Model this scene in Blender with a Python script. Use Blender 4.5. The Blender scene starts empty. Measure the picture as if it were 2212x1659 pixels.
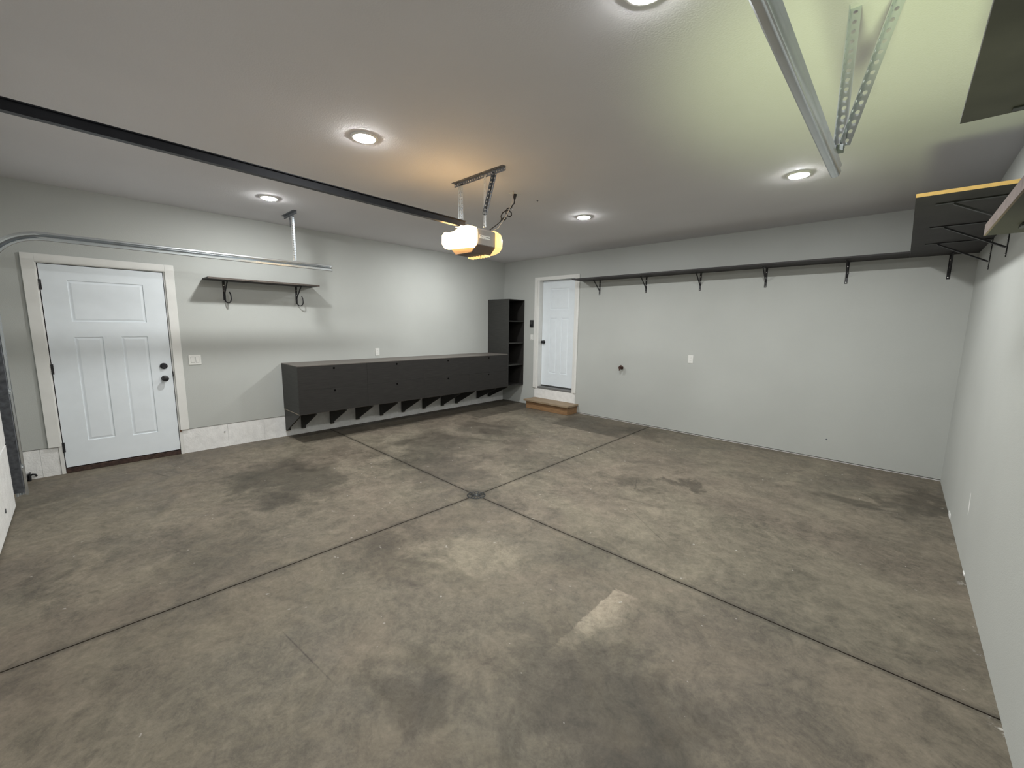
import bpy, bmesh, math, random
from mathutils import Vector, Matrix
random.seed(7)
S = bpy.context.scene
COL = S.collection

# ------------------------------------------------------------------ camera
cam_d = bpy.data.cameras.new('camera')
cam = bpy.data.objects.new('camera', cam_d); COL.objects.link(cam)
R = [[0.7251905910309322, 0.688395399928244, 0.014504483370339272],
     [0.10812447968488267, -0.09304929531493489, -0.9897731687282029],
     [-0.6800056643683792, 0.71934247893408, -0.1419108678991575]]
M = Matrix.Identity(4)
for i in range(3):
    M[i][0] = R[0][i]; M[i][1] = -R[1][i]; M[i][2] = -R[2][i]
M[0][3], M[1][3], M[2][3] = 6.05703, -6.13566, 1.56970
cam.matrix_world = M
cam_d.sensor_fit = 'HORIZONTAL'; cam_d.sensor_width = 36
cam_d.lens = 881.135 * 36 / 2212
cam_d.clip_start = 0.02
S.camera = cam

# ------------------------------------------------------------------ light & exposure
W0 = bpy.data.worlds.new('world'); S.world = W0; W0.use_nodes = True
W0.node_tree.nodes['Background'].inputs[0].default_value = (0.02, 0.022, 0.025, 1)
S.view_settings.view_transform = 'Standard'
S.view_settings.look = 'None'
S.view_settings.gamma = 1
S.view_settings.use_curve_mapping = False
S.view_settings.exposure = 0.0
LAMP_STRENGTH = 690.0     # recessed lights (watts per square metre scale)
LAMP_COLOR = (0.99, 1.0, 0.97)
LENS_STRENGTH = 15.0       # amber opener lenses
# added pale green spot with no fixture: glow on ceiling between track and shelves
gd = bpy.data.lights.new('green_glow_spot', 'SPOT'); gl = bpy.data.objects.new('green_glow_spot', gd)
COL.objects.link(gl); gl.location = (5.85, -5.95, 0.20)
gd.energy = 400; gd.color = (0.86, 1.0, 0.52); gd.spot_size = math.radians(41); gd.spot_blend = 1.0
gd.shadow_soft_size = 0.30
gl.rotation_euler = (Vector((5.95, -3.40, 2.835)) - gl.location).to_track_quat('-Z', 'Y').to_euler()

H, WX, YF = 2.835, 6.521, -6.68

# ------------------------------------------------------------------ materials
def new_mat(name):
    m = bpy.data.materials.new(name); m.use_nodes = True
    return m, m.node_tree.nodes, m.node_tree.links, m.node_tree.nodes['Principled BSDF']

def mat(name, col, rough=0.6, metal=0.0, var=0.08, scale=8.0, bump=0.0, bscale=200.0, stretch=None, spec=0.5, emit=None, estr=0.0):
    m, N, L, b = new_mat(name)
    b.inputs['Roughness'].default_value = rough
    b.inputs['Metallic'].default_value = metal
    b.inputs['Specular IOR Level'].default_value = spec
    geo = N.new('ShaderNodeNewGeometry')
    src = geo.outputs['Position']
    if stretch:
        mp = N.new('ShaderNodeMapping'); mp.inputs['Scale'].default_value = stretch
        L.new(src, mp.inputs['Vector']); src = mp.outputs[0]
    n = N.new('ShaderNodeTexNoise'); n.inputs['Scale'].default_value = scale; n.inputs['Detail'].default_value = 5
    L.new(src, n.inputs['Vector'])
    r = N.new('ShaderNodeValToRGB')
    c = Vector(col[:3])
    r.color_ramp.elements[0].position = 0.3; r.color_ramp.elements[1].position = 0.7
    r.color_ramp.elements[0].color = (*(c * (1 - var)), 1); r.color_ramp.elements[1].color = (*(c * (1 + var)), 1)
    L.new(n.outputs[0], r.inputs[0]); L.new(r.outputs[0], b.inputs['Base Color'])
    if bump:
        n2 = N.new('ShaderNodeTexNoise'); n2.inputs['Scale'].default_value = bscale; n2.inputs['Detail'].default_value = 3
        L.new(src, n2.inputs['Vector'])
        bp = N.new('ShaderNodeBump'); bp.inputs['Strength'].default_value = bump; bp.inputs['Distance'].default_value = 0.004
        L.new(n2.outputs[0], bp.inputs['Height']); L.new(bp.outputs[0], b.inputs['Normal'])
    if emit:
        b.inputs['Emission Color'].default_value = (*emit, 1); b.inputs['Emission Strength'].default_value = estr
    return m

M_WALL = mat('grey_wall_paint', (0.485, 0.50, 0.485), 0.72, var=0.03, scale=1.5, bump=0.25, bscale=160)
M_CEIL = mat('ceiling_paint', (0.68, 0.67, 0.69), 0.85, var=0.025, scale=1.2, bump=0.3, bscale=110)
M_TRIM = mat('white_trim', (0.77, 0.77, 0.755), 0.5, var=0.03)
M_DOOR = mat('white_door', (0.80, 0.855, 0.91), 0.42, var=0.02)
M_BLOCK = mat('white_painted_block', (0.84, 0.84, 0.84), 0.75, var=0.07, scale=14, bump=0.9, bscale=70)
M_BLACK = mat('black_metal', (0.012, 0.012, 0.015), 0.42, var=0.2)
M_DARK = mat('charcoal_stained_board', (0.0175, 0.0160, 0.0150), 0.65, var=0.30, scale=6, stretch=(12, 0.9, 12), bump=0.15, bscale=60)
M_DARKX = mat('charcoal_stained_board_side', (0.030, 0.030, 0.028), 0.55, var=0.25, scale=6, stretch=(0.9, 12, 12))
M_SHELF = mat('shelf_underside', (0.030, 0.027, 0.028), 0.65, var=0.25, scale=5, stretch=(1, 1, 8))
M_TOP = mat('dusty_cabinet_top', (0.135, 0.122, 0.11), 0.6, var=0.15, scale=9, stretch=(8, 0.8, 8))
M_RAWEDGE = mat('raw_plywood_edge', (0.30, 0.255, 0.20), 0.7, var=0.2, scale=30, stretch=(1, 1, 8))
M_GOLD = mat('golden_pine_edge', (0.80, 0.50, 0.20), 0.6, var=0.1, scale=20)
M_PINK = mat('weathered_board_edge', (0.13, 0.095, 0.09), 0.75, var=0.25, scale=60)
M_PULL = mat('black_recess', (0.002, 0.002, 0.002), 0.9, spec=0.1)
M_EDGE = mat('brown_board_edge', (0.085, 0.068, 0.058), 0.6, var=0.3, scale=30)
M_STEP = mat('stained_step_tread', (0.29, 0.215, 0.14), 0.6, var=0.25, scale=6, stretch=(1.2, 14, 14))
M_RISER = mat('stained_step_riser', (0.27, 0.155, 0.075), 0.6, var=0.3, scale=6, stretch=(1.2, 14, 14))
M_GALV = mat('galvanised_steel', (0.72, 0.76, 0.80), 0.26, 1.0, var=0.05, scale=12)
M_GALVD = mat('dull_galvanised_steel', (0.16, 0.17, 0.19), 0.55, 0.7, var=0.3, scale=30)
M_RAIL = mat('black_rail_steel', (0.022, 0.023, 0.03), 0.42, 0.4, var=0.2)
M_HOUSE = mat('opener_housing', (0.36, 0.34, 0.33), 0.5, var=0.04)
M_HOUSED = mat('opener_base', (0.16, 0.12, 0.10), 0.55, var=0.05)
M_PLATE = mat('white_plastic', (0.80, 0.80, 0.78), 0.4, var=0.01)
M_SLOT = mat('dark_slot', (0.05, 0.05, 0.05), 0.6)
M_CHROME = mat('bright_screw', (0.8, 0.8, 0.8), 0.2, 1.0)
M_BRASS = mat('old_brass', (0.11, 0.06, 0.05), 0.4, 0.6)
M_ALU = mat('threshold_metal', (0.20, 0.20, 0.20), 0.5, 0.1)
M_SILL = mat('weathered_sill', (0.05, 0.028, 0.022), 0.8, var=0.5, scale=40)
M_GROOVE = mat('joint_dirt', (0.055, 0.043, 0.032), 0.95, var=0.3, scale=30)
M_IRON = mat('cast_iron', (0.035, 0.038, 0.04), 0.5, 0.5, var=0.4, scale=60)
M_LAMP = mat('lamp_lens', (1, 1, 1), 0.4, emit=LAMP_COLOR, estr=LAMP_STRENGTH)
M_AMBER = mat('amber_lens', (0.9, 0.75, 0.4), 0.4, emit=(1.0, 0.60, 0.22), estr=LENS_STRENGTH)
M_AMBER2 = mat('amber_lens_dim', (0.9, 0.75, 0.4), 0.4, emit=(1.0, 0.62, 0.22), estr=1.15)
M_CORD = mat('black_cord', (0.02, 0.015, 0.015), 0.5)
M_HOUSEWIRE = mat('bell_wire', (0.6, 0.5, 0.4), 0.5)

def floor_material():
    m, N, L, b = new_mat('stained_concrete')
    b.inputs['Roughness'].default_value = 0.62
    b.inputs['Specular IOR Level'].default_value = 0.35
    geo = N.new('ShaderNodeNewGeometry'); P = geo.outputs['Position']
    def noise(scale, detail=6, rough=0.6, dist=0.0, off=(0, 0, 0), stretch=(1, 1, 1), rot=0):
        mp = N.new('ShaderNodeMapping'); mp.inputs['Location'].default_value = off; mp.inputs['Scale'].default_value = stretch
        mp.inputs['Rotation'].default_value = (0, 0, rot)
        L.new(P, mp.inputs['Vector'])
        n = N.new('ShaderNodeTexNoise'); n.inputs['Scale'].default_value = scale; n.inputs['Detail'].default_value = detail
        n.inputs['Roughness'].default_value = rough; n.inputs['Distortion'].default_value = dist
        L.new(mp.outputs[0], n.inputs['Vector']); return n.outputs[0]
    def math_(op, a, bb, c=None, clamp=False):
        n = N.new('ShaderNodeMath'); n.operation = op; n.use_clamp = clamp
        for i, v in enumerate((a, bb, c)):
            if v is None: continue
            if isinstance(v, (int, float)): n.inputs[i].default_value = v
            else: L.new(v, n.inputs[i])
        return n.outputs[0]
    def mr(v, a, bb, lo, hi):
        n = N.new('ShaderNodeMapRange'); n.interpolation_type = 'SMOOTHSTEP'
        L.new(v, n.inputs[0])
        for i, x in zip((1, 2, 3, 4), (a, bb, lo, hi)): n.inputs[i].default_value = x
        return n.outputs[0]
    sep = N.new('ShaderNodeSeparateXYZ'); L.new(P, sep.inputs[0]); X, Y = sep.outputs[0], sep.outputs[1]
    wob = noise(2.2, 5, 0.65, 0.6, (3, 1, 0))
    wob2 = noise(2.0, 5, 0.65, 0.6, (9, 7, 0))
    Xw = math_('ADD', X, math_('MULTIPLY', math_('SUBTRACT', wob, 0.5), 1.3))
    Yw = math_('ADD', Y, math_('MULTIPLY', math_('SUBTRACT', wob2, 0.5), 1.3))
    big = mr(noise(0.55, 4, 0.55, 0.8), 0.3, 0.7, 0.0, 1.0)
    mid = mr(noise(1.7, 8, 0.68, 1.0, (5, 2, 0)), 0.33, 0.68, 0.0, 1.0)
    fine = mr(noise(9, 8, 0.72, 0.8, (1, 8, 0)), 0.3, 0.72, 0.0, 1.0)
    grit = mr(noise(70, 4, 0.7), 0.25, 0.75, 0.0, 1.0)
    fine2 = mr(noise(26, 8, 0.8, 0.6, (3, 3, 0)), 0.36, 0.64, 0.0, 1.0)
    veins = mr(noise(4.2, 10, 0.8, 1.4, (6, 1, 0)), 0.38, 0.62, 0.0, 1.0)
    val = math_('ADD', 0.28, math_('MULTIPLY', big, 0.16))
    val = math_('ADD', val, math_('MULTIPLY', veins, 0.26))
    val = math_('ADD', val, math_('MULTIPLY', fine2, 0.26))
    val = math_('ADD', val, math_('MULTIPLY', mid, 0.44))
    val = math_('ADD', val, math_('MULTIPLY', fine, 0.38))
    val = math_('ADD', val, math_('MULTIPLY', grit, 0.16))
    # dark worn stains: (x, y, rx, ry, strength)
    for (x, y, rx, ry, st) in [(1.70, -4.75, 0.70, 0.55, 0.42), (2.35, -3.55, 0.75, 0.45, 0.28), (1.75, -1.95, 0.75, 0.35, 0.34),
                               (1.7, -2.9, 0.7, 0.5, 0.30), (2.6, -2.5, 0.6, 0.4, 0.22), (4.15, -2.3, 0.3, 0.25, 0.25),
                               (4.64, -2.05, 0.22, 0.12, 0.38), (5.85, -1.3, 0.4, 0.15, 0.35), (4.66, -5.25, 0.35, 0.25, 0.30),
                               (5.30, -4.75, 0.55, 0.35, 0.32), (3.70, -4.75, 0.45, 0.25, 0.26), (6.4, -0.9, 0.2, 0.5, 0.35),
                               (5.6, -5.2, 0.5, 0.5, 0.22), (3.45, -0.45, 0.35, 0.3, 0.3), (4.6, -3.9, 0.25, 0.3, 0.2), (2.7, -5.6, .5, .4, .2)]:
        dx = math_('DIVIDE', math_('SUBTRACT', Xw, x), rx); dy = math_('DIVIDE', math_('SUBTRACT', Yw, y), ry)
        d = math_('ADD', math_('MULTIPLY', dx, dx), math_('MULTIPLY', dy, dy))
        k = mr(d, 0.15, 1.5, st * 1.25, 0.0)
        val = math_('MULTIPLY', val, math_('SUBTRACT', 1.0, k))
    # light worn areas
    for (x, y, rx, ry, st) in [(3.6, -3.35, 0.5, 0.35, 0.25), (2.35, -2.6, 0.35, 0.25, 0.2), (4.6, -2.9, 0.6, 0.45, 0.18),
                               (4.05, -4.35, 0.3, 0.3, 0.26), (2.1, -5.6, 0.6, 0.5, 0.10), (5.1, -3.4, 0.5, 0.3, 0.10)]:
        dx = math_('DIVIDE', math_('SUBTRACT', Xw, x), rx); dy = math_('DIVIDE', math_('SUBTRACT', Yw, y), ry)
        d = math_('ADD', math_('MULTIPLY', dx, dx), math_('MULTIPLY', dy, dy))
        k = mr(d, 0.1, 1.6, st, 0.0)
        val = math_('MULTIPLY', val, math_('ADD', 1.0, k))
    # damp rectangles where mats lay: beside the step and by the tall unit
    def rect(x0, x1, y0, y1, e=(0.02, 0.02, 0.02, 0.02), jit=0.05):
        Xj = math_('ADD', X, math_('MULTIPLY', math_('SUBTRACT', fine, 0.5), jit)); Yj = math_('ADD', Y, math_('MULTIPLY', math_('SUBTRACT', fine, 0.5), jit))
        a = mr(Xj, x0, x0 + e[0], 0, 1); c = mr(Xj, x1 - e[1], x1, 1, 0)
        d = mr(Yj, y0, y0 + e[2], 0, 1); f = mr(Yj, y1 - e[3], y1, 1, 0)
        return math_('MULTIPLY', math_('MULTIPLY', a, c), math_('MULTIPLY', d, f))
    val = math_('MULTIPLY', val, math_('SUBTRACT', 1.0, math_('MULTIPLY', rect(1.9, 3.42, -0.95, 0.3, (0.2, 0.3, 0.015, 0.9), 0.02), 0.48)))
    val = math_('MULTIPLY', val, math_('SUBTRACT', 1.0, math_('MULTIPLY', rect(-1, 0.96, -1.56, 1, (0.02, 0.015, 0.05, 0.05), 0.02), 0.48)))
    val = math_('MULTIPLY', val, math_('SUBTRACT', 1.0, math_('MULTIPLY', rect(-1, 0.55, -4.24, -1.5, (0.02, 0.012, 0.012, 0.05), 0.015), 0.42)))  # shadow of the long cabinet, painted into the floor colour
    # lighter rectangular patch, crisp on its far left corner, fading out towards the viewer
    dx = math_('SUBTRACT', X, 4.97); dy = math_('SUBTRACT', Y, -4.22)
    d = math_('SQRT', math_('ADD', math_('MULTIPLY', math_('MULTIPLY', dx, dx), 9.0), math_('MULTIPLY', dy, dy)), 0)
    patch = math_('MULTIPLY', rect(4.952, 6.0, -5.5, -4.01, (0.012, .3, .3, 0.012), 0.02), mr(d, 0.10, 0.62, 1.0, 0.0))
    patch = math_('MULTIPLY', patch, mr(fine, 0.0, 0.9, 0.75, 1.0))
    val = math_('MULTIPLY', val, math_('ADD', 1.0, math_('MULTIPLY', patch, 0.85)))
    # hairline cracks
    def seg(ax, ay, bx, by, w, st):
        nonlocal val
        l = math.hypot(bx - ax, by - ay); ux, uy = (bx - ax) / l, (by - ay) / l
        Xq = math_('ADD', X, math_('MULTIPLY', math_('SUBTRACT', mid, 0.5), 0.02))
        rx = math_('SUBTRACT', Xq, ax); ry = math_('SUBTRACT', Y, ay)
        t = math_('ADD', math_('MULTIPLY', rx, ux), math_('MULTIPLY', ry, uy))
        n = math_('ABSOLUTE', math_('ADD', math_('MULTIPLY', rx, -uy), math_('MULTIPLY', ry, ux)), 0)
        k = math_('MULTIPLY', mr(n, 0.0, w, 1, 0), math_('MULTIPLY', mr(t, 0, 0.1, 0, 1), mr(t, l - 0.15, l, 1, 0)))
        k = math_('MULTIPLY', k, mr(mid, 0.1, 0.6, 1.0, 0.35))
        val = math_('MULTIPLY', val, math_('SUBTRACT', 1.0, math_('MULTIPLY', k, st)))
    seg(3.797, -5.567, 4.469, -5.494, 0.006, 0.55)
    seg(4.322, -2.812, 5.017, -3.337, 0.008, 0.5)
    seg(4.15, -2.137, 4.35, -2.6, 0.008, 0.45)
    seg(4.88, -4.43, 5.03, -4.53, 0.010, 0.75)
    seg(4.86, -4.52, 4.99, -4.60, 0.010, 0.6)
    seg(0.1, -5.9, 0.9, -5.6, 0.02, 0.3)
    # soot along the saw-cut joints and around the drain
    for (v, c) in ((X, 3.293), (Y, -3.684)):
        dd = math_('ABSOLUTE', math_('SUBTRACT', v, c), 0)
        val = math_('MULTIPLY', val, mr(dd, 0.004, 0.040, 0.62, 1.0))
    dx = math_('SUBTRACT', X, 3.293); dy = math_('SUBTRACT', Y, -3.684)
    d = math_('SQRT', math_('ADD', math_('MULTIPLY', dx, dx), math_('MULTIPLY', dy, dy)), 0)
    val = math_('MULTIPLY', val, mr(d, 0.09, 0.2, 0.7, 1.0))
    # colour
    tint = N.new('ShaderNodeMix'); tint.data_type = 'RGBA'
    tint.inputs[6].default_value = (0.142, 0.120, 0.094, 1); tint.inputs[7].default_value = (0.150, 0.132, 0.101, 1)
    L.new(mr(noise(0.9, 5, 0.6, 0.5, (2, 6, 0)), 0.35, 0.65, 0, 1), tint.inputs[0])
    mul = N.new('ShaderNodeMix'); mul.data_type = 'RGBA'; mul.blend_type = 'MULTIPLY'; mul.inputs[0].default_value = 1.0
    comb = N.new('ShaderNodeCombineColor')
    for i in range(3): L.new(val, comb.inputs[i])
    L.new(tint.outputs[2], mul.inputs[6]); L.new(comb.outputs[0], mul.inputs[7])
    # white paint drips at the walls
    dw = math_('MINIMUM', math_('MULTIPLY', Y, -1.0), math_('SUBTRACT', WX, X))
    drip = math_('MULTIPLY', mr(dw, 0.0, 0.05, 1, 0), mr(noise(6, 6, 0.7, 0, (4, 4, 0)), 0.58, 0.64, 0, 0.9))
    drip = math_('MULTIPLY', drip, mr(X, 2.0, 2.05, 0, 1))
    speck = math_('MULTIPLY', mr(noise(22, 2, 0.5, 0, (7, 3, 0)), 0.745, 0.77, 0, 0.8), mr(Y, -3.6, -2.8, 0.5, 1.0))
    fac = math_('MAXIMUM', drip, speck)
    mx = N.new('ShaderNodeMix'); mx.data_type = 'RGBA'; mx.inputs[7].default_value = (0.55, 0.53, 0.5, 1)
    L.new(fac, mx.inputs[0]); L.new(mul.outputs[2], mx.inputs[6]); L.new(mx.outputs[2], b.inputs['Base Color'])
    L.new(mr(mid, 0, 1, 0.5, 0.72), b.inputs['Roughness'])
    bp = N.new('ShaderNodeBump'); bp.inputs['Strength'].default_value = 0.35; bp.inputs['Distance'].default_value = 0.004
    hh = math_('ADD', math_('MULTIPLY', fine, 0.7), math_('MULTIPLY', grit, 0.3))
    L.new(hh, bp.inputs['Height']); L.new(bp.outputs[0], b.inputs['Normal'])
    return m
M_FLOOR = floor_material()

# ------------------------------------------------------------------ helpers
LOC = {}
def wloc(o): return LOC.get(o.name, Vector((0, 0, 0)))

def tag(o, label=None, cat=None, group=None, kind=None):
    if label: o['label'] = label
    if cat: o['category'] = cat
    if group: o['group'] = group
    if kind: o['kind'] = kind
    return o

def thing(name, label, cat, loc=(0, 0, 0), group=None, kind=None):
    o = bpy.data.objects.new(name, None); o.empty_display_size = 0.1; COL.objects.link(o)
    o.location = loc; LOC[o.name] = Vector(loc)
    return tag(o, label, cat, group, kind)

class MB:
    """collects boxes, prisms and tubes, all given in world metres"""
    def __init__(self): self.bm = bmesh.new()
    def box(self, x0, x1, y0, y1, z0, z1):
        v = [self.bm.verts.new((x, y, z)) for z in (z0, z1) for y in (y0, y1) for x in (x0, x1)]
        for f in ((0, 2, 3, 1), (4, 5, 7, 6), (0, 1, 5, 4), (2, 6, 7, 3), (0, 4, 6, 2), (1, 3, 7, 5)):
            self.bm.faces.new([v[i] for i in f])
        return self
    def prism(self, pts, vec):
        vec = Vector(vec)
        a = [self.bm.verts.new(p) for p in pts]; b = [self.bm.verts.new(Vector(p) + vec) for p in pts]
        self.bm.faces.new(a[::-1]); self.bm.faces.new(b); n = len(a)
        for i in range(n): self.bm.faces.new((a[i], a[(i + 1) % n], b[(i + 1) % n], b[i]))
        return self
    def lathe(self, c, axis, prof, seg=24):
        """prof: list of (radius, distance along axis)"""
        axis = Vector(axis).normalized(); u = axis.orthogonal().normalized(); w = axis.cross(u); c = Vector(c)
        rings = []
        for r, h in prof:
            if r < 1e-6: rings.append([self.bm.verts.new(c + axis * h)])
            else: rings.append([self.bm.verts.new(c + axis * h + (u * math.cos(2 * math.pi * k / seg) + w * math.sin(2 * math.pi * k / seg)) * r) for k in range(seg)])
        for A, B in zip(rings, rings[1:]):
            for k in range(seg):
                k2 = (k + 1) % seg
                if len(A) == 1 and len(B) == 1: continue
                if len(A) == 1: self.bm.faces.new((A[0], B[k], B[k2]))
                elif len(B) == 1: self.bm.faces.new((A[k], A[k2], B[0]))
                else: self.bm.faces.new((A[k], A[k2], B[k2], B[k]))
        for Rr, fl in ((rings[0], True), (rings[-1], False)):
            if len(Rr) > 1: self.bm.faces.new(Rr if fl else Rr[::-1])
        return self
    def tube(self, pts, r, seg=8):
        pts = [Vector(p) for p in pts]; prev = None; rings = []
        u = None
        for i, p in enumerate(pts):
            t = (pts[min(i + 1, len(pts) - 1)] - pts[max(i - 1, 0)]).normalized()
            if u is None: u = t.orthogonal().normalized()
            u = (u - t * u.dot(t)).normalized(); w = t.cross(u)
            rings.append([self.bm.verts.new(p + (u * math.cos(2 * math.pi * k / seg) + w * math.sin(2 * math.pi * k / seg)) * r) for k in range(seg)])
        for A, B in zip(rings, rings[1:]):
            for k in range(seg): self.bm.faces.new((A[k], A[(k + 1) % seg], B[(k + 1) % seg], B[k]))
        self.bm.faces.new(rings[0]); self.bm.faces.new(rings[-1][::-1])
        return self
    def sweep(self, prof, frames):
        """closed profile [(a,b)], frames: list of (origin, A, B)"""
        rings = [[self.bm.verts.new(Vector(o) + Vector(A) * a + Vector(B) * b) for a, b in prof] for o, A, B in frames]
        n = len(prof)
        for P_, Q in zip(rings, rings[1:]):
            for k in range(n): self.bm.faces.new((P_[k], P_[(k + 1) % n], Q[(k + 1) % n], Q[k]))
        self.bm.faces.new(rings[0]); self.bm.faces.new(rings[-1][::-1])
        return self
    def strip(self, p0, p1, wdir, w, pitch=0.03, r=0.0065, t=0.0025, slot=1.0):
        """punched steel strip from p0 to p1, width w along wdir, a hole in every cell"""
        p0, p1, wd = Vector(p0), Vector(p1), Vector(wdir).normalized()
        d = (p1 - p0); n = max(1, int(round(d.length / pitch))); st = d / n; e = st.normalized(); nr = e.cross(wd).normalized() * t
        for i in range(n):
            o = p0 + st * i; c = o + st / 2 + wd * w / 2
            hl = st.length / 2
            outer = [(1, 0), (1, 1), (0, 1), (-1, 1), (-1, 0), (-1, -1), (0, -1), (1, -1)]
            O = [c + e * hl * a + wd * (w / 2) * b for a, b in outer]
            I = [c + e * r * slot * math.cos(math.radians(45 * k)) + wd * r * math.sin(math.radians(45 * k)) for k in range(8)]
            for s in (0, 1):
                ov = [self.bm.verts.new(q + nr * s) for q in O]; iv = [self.bm.verts.new(q + nr * s) for q in I]
                for k in range(8):
                    f = (ov[k], ov[(k + 1) % 8], iv[(k + 1) % 8], iv[k]); self.bm.faces.new(f if s else f[::-1])
                if s == 0: o0, i0 = ov, iv
                else:
                    for k in range(8): self.bm.faces.new((i0[k], iv[k], iv[(k + 1) % 8], i0[(k + 1) % 8]))
                    for k in (1, 2, 5, 6): self.bm.faces.new((o0[k], o0[(k + 1) % 8], ov[(k + 1) % 8], ov[k]))
                    if i == 0:
                        for k in (3, 4): self.bm.faces.new((o0[k], o0[(k + 1) % 8], ov[(k + 1) % 8], ov[k]))
                    if i == n - 1:
                        for k in (7, 0): self.bm.faces.new((o0[k], o0[(k + 1) % 8], ov[(k + 1) % 8], ov[k]))
        return self
    def angle(self, p0, p1, d1, d2, w=0.032, **k):
        self.strip(p0, p1, d1, w, **k); self.strip(p0, p1, d2, w, **k); return self
    def build(self, name, m, parent=None, bevel=0.0, smooth=False, seg=1):
        bm = self.bm
        bmesh.ops.recalc_face_normals(bm, faces=bm.faces[:])
        if bevel:
            ed = [e for e in bm.edges if len(e.link_faces) == 2 and e.calc_face_angle(0) > 0.6]
            bmesh.ops.bevel(bm, geom=ed, offset=bevel, segments=seg, affect='EDGES', profile=0.5, clamp_overlap=True)
        off = wloc(parent) if parent else Vector((0, 0, 0))
        if parent: bmesh.ops.translate(bm, verts=bm.verts[:], vec=-off)
        me = bpy.data.meshes.new(name); bm.to_mesh(me); bm.free()
        if smooth:
            for p in me.polygons: p.use_smooth = True
            me.set_sharp_from_angle(angle=math.radians(35))
        me.materials.append(m)
        o = bpy.data.objects.new(name, me); COL.objects.link(o)
        if parent: o.parent = parent
        LOC[o.name] = off
        return o

def copy_tree(o, parent=None):
    c = o.copy(); COL.objects.link(c); LOC[c.name] = wloc(o)
    if parent: c.parent = parent
    for ch in [x for x in bpy.data.objects if x.parent == o]: copy_tree(ch, c)
    return c
def dup(o, loc, label, rz=None):
    c = copy_tree(o); c.location = loc; LOC[c.name] = Vector(loc); c['label'] = label
    if rz is not None: c.rotation_euler.z = rz
    return c
def bx(name, m, parent, x0, x1, y0, y1, z0, z1, bevel=0.0, **k): return MB().box(x0, x1, y0, y1, z0, z1).build(name, m, parent, bevel, **k)

# ------------------------------------------------------------------ floor: four saw-cut concrete slabs
DX, DY, G, DIP = 3.293, -3.684, 0.0042, 0.030
fl = bx('floor', M_GROOVE, None, -0.3, WX + 0.3, YF - 0.3, 0.3, -0.20, -0.050)
tag(fl, 'brown grey concrete garage floor with crossing saw cuts', 'floor', kind='structure')
def fz(x, y):
    ex = (DX - x) / (DX + 0.05) if x < DX else (x - DX) / (WX + 0.05 - DX)
    ey = (DY - y) / (DY - YF + 0.05) if y < DY else (y - DY) / (0.05 - DY)
    return -DIP * (1 - min(1, max(ex, ey)))
for (xa, xb) in ((-0.15, DX - G), (DX + G, WX + 0.15)):
    for (ya, yb) in ((YF - 0.15, DY - G), (DY + G, 0.15)):
        b = bmesh.new(); n = 24; g = []
        for j in range(n + 1):
            row = []
            for i in range(n + 1):
                x = xa + (xb - xa) * i / n; y = ya + (yb - ya) * j / n
                row.append(b.verts.new((x, y, fz(x, y))))
            g.append(row)
        for j in range(n):
            for i in range(n): b.faces.new((g[j][i], g[j][i + 1], g[j + 1][i + 1], g[j + 1][i]))
        border = [g[0][i] for i in range(n + 1)] + [g[j][n] for j in range(1, n + 1)] + [g[n][i] for i in range(n - 1, -1, -1)] + [g[j][0] for j in range(n - 1, 0, -1)]
        low = [b.verts.new((v.co.x, v.co.y, -0.06)) for v in border]
        for k in range(len(border)):
            k2 = (k + 1) % len(border); b.faces.new((border[k], low[k], low[k2], border[k2]))
        mb = MB(); mb.bm.free(); mb.bm = b
        o = mb.build('concrete_slab', M_FLOOR, fl)
        o.data.materials.append(M_GROOVE)
        for p in o.data.polygons:
            if abs(p.normal.z) < 0.5: p.material_index = 1

# ------------------------------------------------------------------ walls and ceiling
CZ = 0.292
wl = MB().box(-0.15, 0, YF - 0.15, -6.385, CZ, H + 0.1).box(-0.15, 0, -5.400, 0.15, CZ, H + 0.1).box(-0.15, 0, -6.385, -5.400, 2.125, H + 0.1)
wall_left = wl.build('wall_left', M_WALL)
tag(wall_left, 'grey painted wall behind the long dark cabinet and the white side door', 'wall', kind='structure')
bx('wall_core', M_SLOT, wall_left, -0.14, -0.02, -5.38, 0.14, 0.0, CZ + 0.005); bx('wall_core', M_SLOT, wall_left, -0.14, -0.02, YF - .1, -6.40, 0.0, CZ + 0.005)
js = [-5.398, -4.95, -4.54, -4.17, -3.771, -3.36, -2.946, -2.523, -2.11, -1.70, -1.295, -0.89, -0.48, -0.005]
for a, c in zip(js, js[1:]):
    bx('concrete_block', M_BLOCK, wall_left, -0.06, -0.006 - random.random() * 0.002, a + 0.0006, c - 0.0006, -0.02, CZ - 0.006, 0.0008)
for a, c in ((YF, -6.513), (-6.513, -6.387)):
    bx('concrete_block', M_BLOCK, wall_left, -0.06, -0.006, a + 0.0006, c - 0.0006, -0.02, CZ - 0.006, 0.0008)

wb = MB().box(-0.15, 0.868, 0, 0.15, 0.004, H + 0.1).box(0.868, 1.842, 0, 0.15, 2.458, H + 0.1).box(1.842, WX + 0.15, 0, 0.15, 0.020, H + 0.1)
wall_back = wb.build('wall_back', M_WALL)
tag(wall_back, 'long grey wall with the raised white door and a high shelf', 'wall', kind='structure')
bx('curb_strip', M_BLOCK, wall_back, 1.85, WX, 0.012, 0.10, -0.02, 0.0105); 
bx('concrete_block', M_BLOCK, wall_back, 0.850, 1.860, 0.006, 0.15, -0.02, 0.352, 0.002)
wall_right = bx('wall_right', M_WALL, None, WX, WX + 0.15, YF - 0.15, 0.15, 0.0, H + 0.1)
tag(wall_right, 'pale grey wall running past the right edge of the view', 'wall', kind='structure')
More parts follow.
